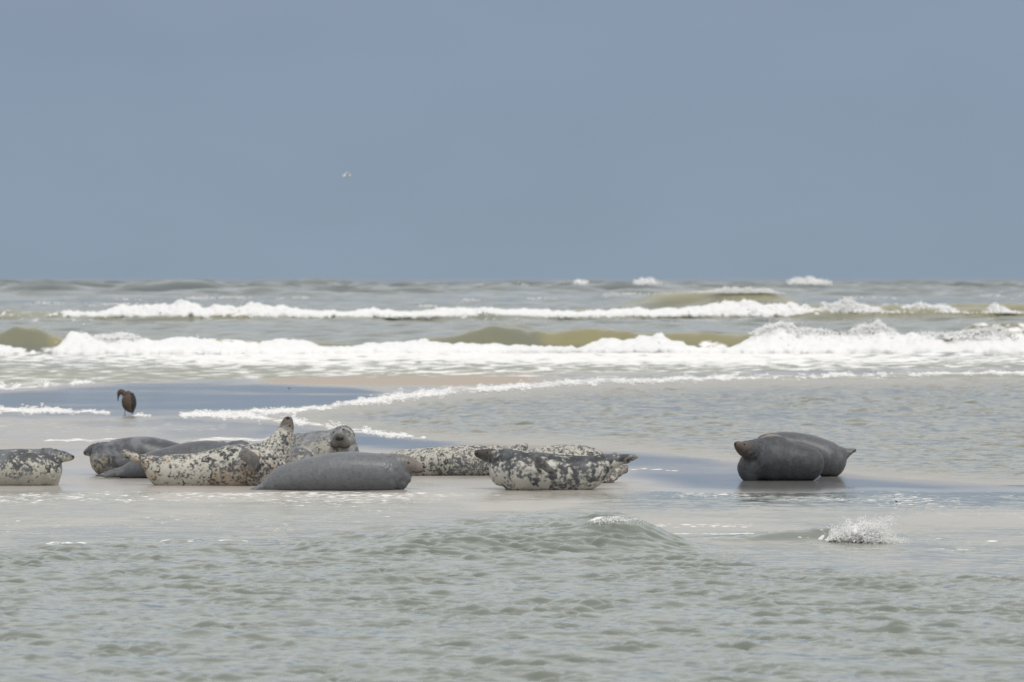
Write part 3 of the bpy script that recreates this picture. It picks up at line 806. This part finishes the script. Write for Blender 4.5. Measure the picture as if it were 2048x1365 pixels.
# dark seal at the back on the left, head low on the left
S = Seal('grey_seal', 64.3, C_throat, 'dark grey seal behind the speckled one, pale throat stripe, head low at left', dorsal=(.88, .25, .4))
S.limb([(203, 921, 27), (225, 916, 34), (260, 913, 38), (290, 912, 39), (320, 916, 38), (350, 922, 36), (390, 929, 30), (430, 936, 22), (465, 941, 13), (490, 944, 8)], 0.8, 0.08)
S.limb([(215, 908, 26), (200, 903, 19), (187, 902, 14), (178, 904, 10), (171, 906, 6)], 0.8, 1.0, wide=1.0)
S.toes((482, 944, 0), [(512, 944, -.06), (515, 948, 0), (512, 951, .06)], 7, 4)
S.build((300, 950)); S.bead('nose', 168.5, 906, (.016, .02, .014), M_nose); S.bead('eye', 182, 897, (.013, .01, .012), M_eye)

# dark seal between the back one and the speckled one, tail flippers towards the left
S = Seal('grey_seal', 63.2, C_dark, 'dark grey seal half hidden behind the speckled one, brown tail flippers stretched left')
S.limb([(240, 944, 9), (258, 940, 14), (280, 934, 20), (300, 930, 25), (330, 926, 29), (373, 920, 34), (405, 916.5, 35), (435, 918, 35), (460, 922, 33), (480, 926, 26)], 0.05, 0.8)
S.limb([(462, 908, 24), (476, 898, 18.5), (488, 895, 13), (498, 897, 9)], 0.8, 0.93, wide=1.0)
S.toes((250, 943, 0), [(190, 949.5, -.22), (205, 944, -.1), (222, 938, .05), (208, 951, -.2), (232, 949, -.2)], 8.5, 3.0, flat=.5, fl=.4)
S.limb([(446, 900, 8), (446.5, 890, 5.5), (447, 883.5, 3.5)], .6, .6, wide=.8, fl=1.0)
S.build((350, 957))

# big speckled seal with head and tail raised
S = Seal('grey_seal', 61.0, C_speck, 'cream and black speckled seal with its head raised straight up, muzzle skyward')
S.limb([(275, 918, 9), (288, 921, 12.5), (300, 928, 19), (313, 937, 27), (328, 941.5, 32), (352, 942, 33.5), (395, 941, 34.5), (427, 937, 38.5), (459, 932.5, 42), (491, 931.5, 43), (520, 931, 44), (540, 932, 40), (552, 938, 32)], 0.05, 0.72, wide=1.05)
S.limb([(534, 926, 42), (551, 903, 32), (561.5, 884, 24), (569, 866, 17.5), (573, 856, 15.5), (575, 847, 13), (576, 841, 10.5)], 0.72, 1.0, wide=.95)
S.toes((285, 921, 0), [(244, 903, -.03), (247, 900.5, .05), (245, 907, .02), (251, 913, 0), (257, 916.5, .03)], 9.5, 4.2, flat=.7, fl=.15)
S.limb([(481, 906, 10, -.33), (497, 914, 14, -.38), (508, 924, 13, -.40), (503, 936, 9, -.39), (497, 941, 5, -.38)], .6, .6, wide=.35, fl=1.0)
S.build((420, 974)); S.bead('nose', 574, 835.5, (.022, .02, .02), M_nose); S.bead('eye', 581, 851, (.012, .012, .014), M_eye)

# seal behind looking at the camera
S = Seal('grey_seal', 64.2, C_face, 'seal behind the plain grey one turning its whiskered face to the camera', dorsal=(-.1, .5, .85))
S.limb([(520, 946, 8, 1.0), (545, 930, 20, .75), (580, 910, 38, .5), (615, 908, 43, .25), (650, 908, 46, .1), (678, 912, 42, 0), (692, 925, 34, -.02)], 0.05, 0.70, wide=1.0)
S.limb([(652, 899, 36, .28), (672, 890, 32, .12), (684, 880, 28, -.02), (686, 875, 24.5, -.13), (682, 879, 19, -.25), (679, 882, 15, -.33)], 0.68, 1.0, wide=.97, bref=(1, .35, 0))
S.limb([(671, 888, 11, -.30), (672, 889, 10, -.34)], .97, .99, wide=1.1, bref=(1, .35, 0))
S.limb([(689, 887, 12, -.28), (688, 889, 10.5, -.33)], .97, .99, wide=1.1, bref=(1, .35, 0))
S.limb([(588, 915, 26, .1), (604, 922, 24, -.15), (622, 932, 18, -.25), (640, 945, 10, -.25)], .55, .5, wide=.8)
S.limb([(692, 886, 20, .05), (696, 902, 22, .02), (697, 920, 23, .02), (698, 938, 22, .0)], .78, .7)
S.build((640, 950))
S.bead('eye', 687, 858.5, (.017, .014, .015), M_eye); S.bead('eye', 666, 864.5, (.016, .014, .015), M_eye)
S.bead('nose', 678, 875.5, (.052, .024, .036), M_nose); S.strip('mouth', [(664, 892), (672, 896), (681, 894), (690, 897), (699, 892)], .011, M_mouth)

# plain grey seal in front
S = Seal('grey_seal', 59.9, C_grey, 'plain smooth grey seal lying in front, brown face in profile to the right')
S.limb([(516, 975, 5), (527, 971, 9), (540, 967, 16), (565, 957.5, 25), (600, 951, 31.5), (650, 946.5, 38), (695, 944, 40), (735, 944.5, 39), (760, 945.5, 38), (775, 947, 36)], 0.05, 0.70)
S.limb([(765, 942, 36), (782, 942, 31), (793, 947, 26), (799, 954, 21), (802, 961, 16)], 0.70, 0.74, wide=1.1)
S.limb([(790, 947, 25), (803, 951, 19), (809, 955, 15), (807, 961, 12), (802, 967, 11)], 0.74, 0.72, wide=1.2)
S.limb([(755, 938, 33), (783, 931, 24), (800, 929.5, 21.5), (815, 930.5, 18.5), (829, 934.5, 14.5), (841, 938.5, 10.8)], 0.74, 1.0, wide=.95)
S.toes((524, 971, 0), [(499, 977.5, -.05), (502, 976.5, .05), (507, 978, -.14)], 6, 3.2, flat=1.3, fl=.2)
S.build((680, 982))
S.bead('eye', 817, 924.5, (.019, .013, .013), M_eye); S.bead('nose', 849, 934, (.017, .03, .02), M_nose)
S.strip('mouth', [(848, 942), (842, 945.5), (834, 946.5), (826, 945)], .006, M_mouth)

# pale speckled seal behind, lying long
S = Seal('grey_seal', 64.0, C_speck_fine, 'long pale speckled seal lying behind, only its flank and pinkish muzzle tip in view')
S.limb([(742, 946, 7), (757, 940, 14), (776, 932, 23), (800, 927, 26.5), (840, 925, 28), (892, 922.5, 30.5), (930, 922, 31), (975, 922, 31), (1010, 922.5, 30), (1035, 926, 26), (1048, 932, 18)], 0.05, 0.82)
S.limb([(1025, 912, 21), (1040, 901, 14.5), (1048, 895, 9.5), (1052, 891, 6)], 0.8, 1.0, wide=1.0)
S.toes((752, 942, 0), [(722, 944, -.06), (720, 948, 0), (724, 950, .06)], 8, 4)
S.build((900, 952))

# speckled seal in front, head and tail curled up
S = Seal('grey_seal', 59.9, C_speck_dense, 'boldly blotched seal in front, dark muzzle lifted left and tail curled up right')
S.limb([(1238, 920, 10.5), (1223, 924, 16), (1207, 931, 23), (1190, 940, 30), (1168, 945, 33.5), (1135, 945, 35), (1103, 943.5, 35.5), (1065, 941.5, 38.5), (1040, 940, 40), (1022, 941, 38.5), (1009, 941, 34), (1001, 942, 29)], 0.05, 0.72, wide=1.05)
S.limb([(1022, 932, 34), (1003, 921, 25), (987, 915, 17.5), (973, 911, 13), (962, 908.5, 10), (954, 907, 7.8)], 0.72, 1.0, wide=.95)
S.toes((1228, 921, 0), [(1276, 913.5, -.06), (1266, 911.5, .08), (1270, 917.5, -.02), (1258, 924, .0)], 12.5, 4.4, flat=.6, fl=.5)
S.limb([(1068, 914, 6.5, -.38), (1080, 924, 9.5, -.43), (1094, 937, 8.5, -.45), (1109, 950, 5, -.44)], .6, .6, wide=.55, fl=1.0)
S.build((1100, 981)); S.bead('nose', 951, 906, (.02, .024, .022), M_nose); S.bead('eye', 974, 904, (.013, .012, .012), M_eye)

# seal behind it with spread tail flippers
S = Seal('grey_seal', 61.7, C_speck_fine, 'speckled seal close behind the blotched one, tan hind flippers spread at the right')
S.limb([(1035, 938, 18), (1050, 932, 28), (1075, 929, 33), (1103, 928, 36.5), (1142, 927, 38), (1172, 930, 37), (1193, 935, 32), (1208, 941, 25), (1222, 946, 17)], 0.7, 0.1)
S.toes((1212, 946, 0), [(1254, 934.5, 0), (1254, 940, -.04), (1243, 946, -.08), (1234, 953, -.1), (1226, 959, -.12), (1212, 960, -.12)], 14, 6.5, flat=.6, fl=.35)
S.limb([(1206, 922, 8), (1222, 912, 5.5), (1233, 907.5, 4)], .5, .5, wide=.7, fl=1.0)
S.build((1140, 966))

# dark seal on the right, seen from the front
S = Seal('grey_seal', 62.4, C_slate, 'dark slate seal on the right with lifted brown muzzle, nearer of the two', dorsal=(.3, .5, .8))
S.limb([(1492, 938, 20), (1502, 932, 30), (1524, 921, 40), (1548, 917, 44), (1575, 921, 39), (1602, 924.5, 35.5), (1622, 928, 31)], 0.68, 0.1, wide=1.1)
S.limb([(1530, 907, 31, 0), (1512, 903, 25, -.12), (1498, 900, 19.5, -.22), (1486, 897, 15, -.3), (1478, 892.5, 10.5, -.35), (1475, 889.5, 8, -.37)], 0.72, 1.0, wide=.95)
S.limb([(1522, 920, 32, -.02), (1508, 929, 30, -.06), (1501, 937, 27, -.07), (1499, 941, 25, -.07)], .68, .62, wide=1.0)
S.limb([(1524, 880, 5, -.04), (1539, 875.5, 6, -.04), (1556, 876.5, 6, -.03), (1574, 883, 4, -.02)], .6, .6, wide=1.6, fl=1.0)
S.build((1560, 961)); S.bead('nose', 1469.5, 888, (.016, .02, .024), M_nose); S.bead('eye', 1490, 888, (.014, .013, .013), M_eye)

# dark seal behind it
S = Seal('grey_seal', 63.7, C_dark, 'dark grey seal on the right, behind the one with the lifted muzzle, tail pointing right')
S.limb([(1518, 905, 18), (1535, 893, 23), (1560, 891, 27), (1594, 893, 28), (1620, 900, 30), (1645, 912, 34), (1658, 919, 34.5), (1668, 924, 29)], 0.8, 0.1)
S.limb([(1530, 888, 19), (1545, 883, 18), (1530, 880, 10)], .85, .85)
S.toes((1680, 908, 0), [(1712, 900.5, -.02), (1708, 902.5, .06), (1703, 907, -.05), (1697, 914, -.06), (1691, 923, -.06)], 12, 4, flat=.7, fl=.5)
S.limb([(1652, 908, 27), (1668, 907, 20), (1682, 906, 13)], .1, .05)
S.build((1640, 955))

# ------------------------------------------------------------------ birds
def skin_body(name, pts, mat, parent, wide=1.0, bref=(0, 1, 0)):
    P = np.array([p[:3] for p in pts]); r = np.array([p[3] for p in pts])
    S_ = catmull(np.column_stack([P, r]), 6)
    V, Fs = sweep(S_[:, :3], S_[:, 3], S_[:, 3] * wide, bref, 18)
    return V, Fs
def part_mesh(name, pieces, mat, parent):
    V, Fs, o = [], [], 0
    for v, f in pieces:
        V.append(v); Fs += [tuple(i + o for i in q) for q in f]; o += len(v)
    me = bpy.data.meshes.new(name); me.from_pydata([tuple(v) for v in np.vstack(V)], [], Fs); me.materials.append(mat)
    for p in me.polygons: p.use_smooth = True
    return link(bpy.data.objects.new(name, me), parent)
M_bird = plain('brown_plumage', (0.085, 0.062, 0.047), 0.8)
M_bird_dark = plain('dark_plumage', (0.03, 0.026, 0.024), 0.8)
M_bird_tan = plain('tan_plumage', (0.17, 0.125, 0.085), 0.8)
M_leg = plain('leg_skin', (0.13, 0.13, 0.14), 0.6)
M_white = plain('white_plumage', (0.86, 0.87, 0.88), 0.8)
BY = 92.0; bs = BY / F
r_ = link(bpy.data.objects.new('wading_bird', None)); r_.location = ((258 - CX) * bs, BY, 0.02)
tag(r_, 'brown wading bird standing hunched on the wet sand beyond the seals, bill down', 'bird')
def bp(px, py, r, dy=0):   # photo point to local metres
    return ((px - 258) * bs, dy, (832 - py) * bs, r * bs)
part_mesh('body', [skin_body('b', [bp(256, 789, 7), bp(257.5, 794, 12), bp(257.5, 803, 14.5), bp(258, 812, 13.5), bp(260.5, 819, 9), bp(264, 824, 4.5)], None, None, 1.0),
                   skin_body('b', [bp(258, 797, 7), bp(250, 791, 6), bp(245, 786, 5.4), bp(241, 785, 5.2), bp(238, 788, 4.2), bp(237, 792, 3)], None, None, 1.0)], M_bird, r_)
part_mesh('wing', [skin_body('w', [bp(264, 789, 4, -.06), bp(266, 800, 6.5, -.075), bp(267, 812, 6, -.07), bp(266, 823, 2.5, -.03)], None, None, .7)], M_bird_dark, r_)
part_mesh('breast', [skin_body('w', [bp(248, 794, 3, -.03), bp(250, 803, 4.5, -.06), bp(252, 813, 3.5, -.05)], None, None, .8)], M_bird_tan, r_)
part_mesh('bill', [skin_body('w', [bp(237, 791, 2.2), bp(236, 797, 1.5), bp(236.2, 804, .7)], None, None, 1)], M_bird_dark, r_)
for lx in (249.5, 265):
    part_mesh('leg', [skin_body('w', [bp(lx + 1, 817, 1.4), bp(lx, 825, .7), bp(lx, 832, .7)], None, None, 1), skin_body('w', [bp(lx + .5, 832, .7), bp(lx - 3, 832.3, .5, -.02)], None, None, 1)], M_leg, r_)

# gull flying far out over the sea
GY = 300.0; gs = GY / F
g_ = link(bpy.data.objects.new('gull', None)); g_.location = ((693 - CX) * gs, GY, CAMH - (352 - HOR) * gs)
tag(g_, 'pale gull flying far out over the sea against the grey sky', 'bird')
part_mesh('body', [skin_body('b', [(-.24, 0, 0, .015), (-.16, 0, 0, .05), (0, 0, 0, .07), (.14, 0, .02, .055), (.22, 0, .03, .04), (.27, 0, .02, .012)], None, None, 1)], M_white, g_)
for sg in (-1, 1):
    part_mesh('wing', [skin_body('w', [(.05, sg * .05, .03, .09), (.08, sg * .3, .16, .085), (.0, sg * .55, .14, .06), (-.12, sg * .72, .08, .02)], None, None, .18, bref=(0, 0.2, 1))], M_white, g_)

# dark scraps of seaweed on the sand
M_weed = plain('seaweed', (0.03, 0.03, 0.022), 0.5)
def weed(px, py, wpx, label):
    yy = ground_Y(py, .02); s = yy / F
    r = link(bpy.data.objects.new('seaweed_clump', None)); r.location = ((px - CX) * s, yy, .02)
    tag(r, label, 'seaweed')
    rr = random.Random(int(px))
    for k in range(5):
        a = rr.uniform(0, 6.28); L = wpx * s * rr.uniform(.3, .6)
        part_mesh('frond', [skin_body('f', [(0, 0, .006, .012), (L * .5 * math.cos(a), L * .5 * math.sin(a), .012, .009), (L * math.cos(a), L * math.sin(a), .012, .006)], None, None, .5, bref=(0.01, 0, 1))], M_weed, r)
weed(578, 777, 5, 'dark scrap of seaweed on the wet sand past the bird')
weed(1793, 1005, 6, 'dark scrap of seaweed on the sheen of sand right of the dark seals')
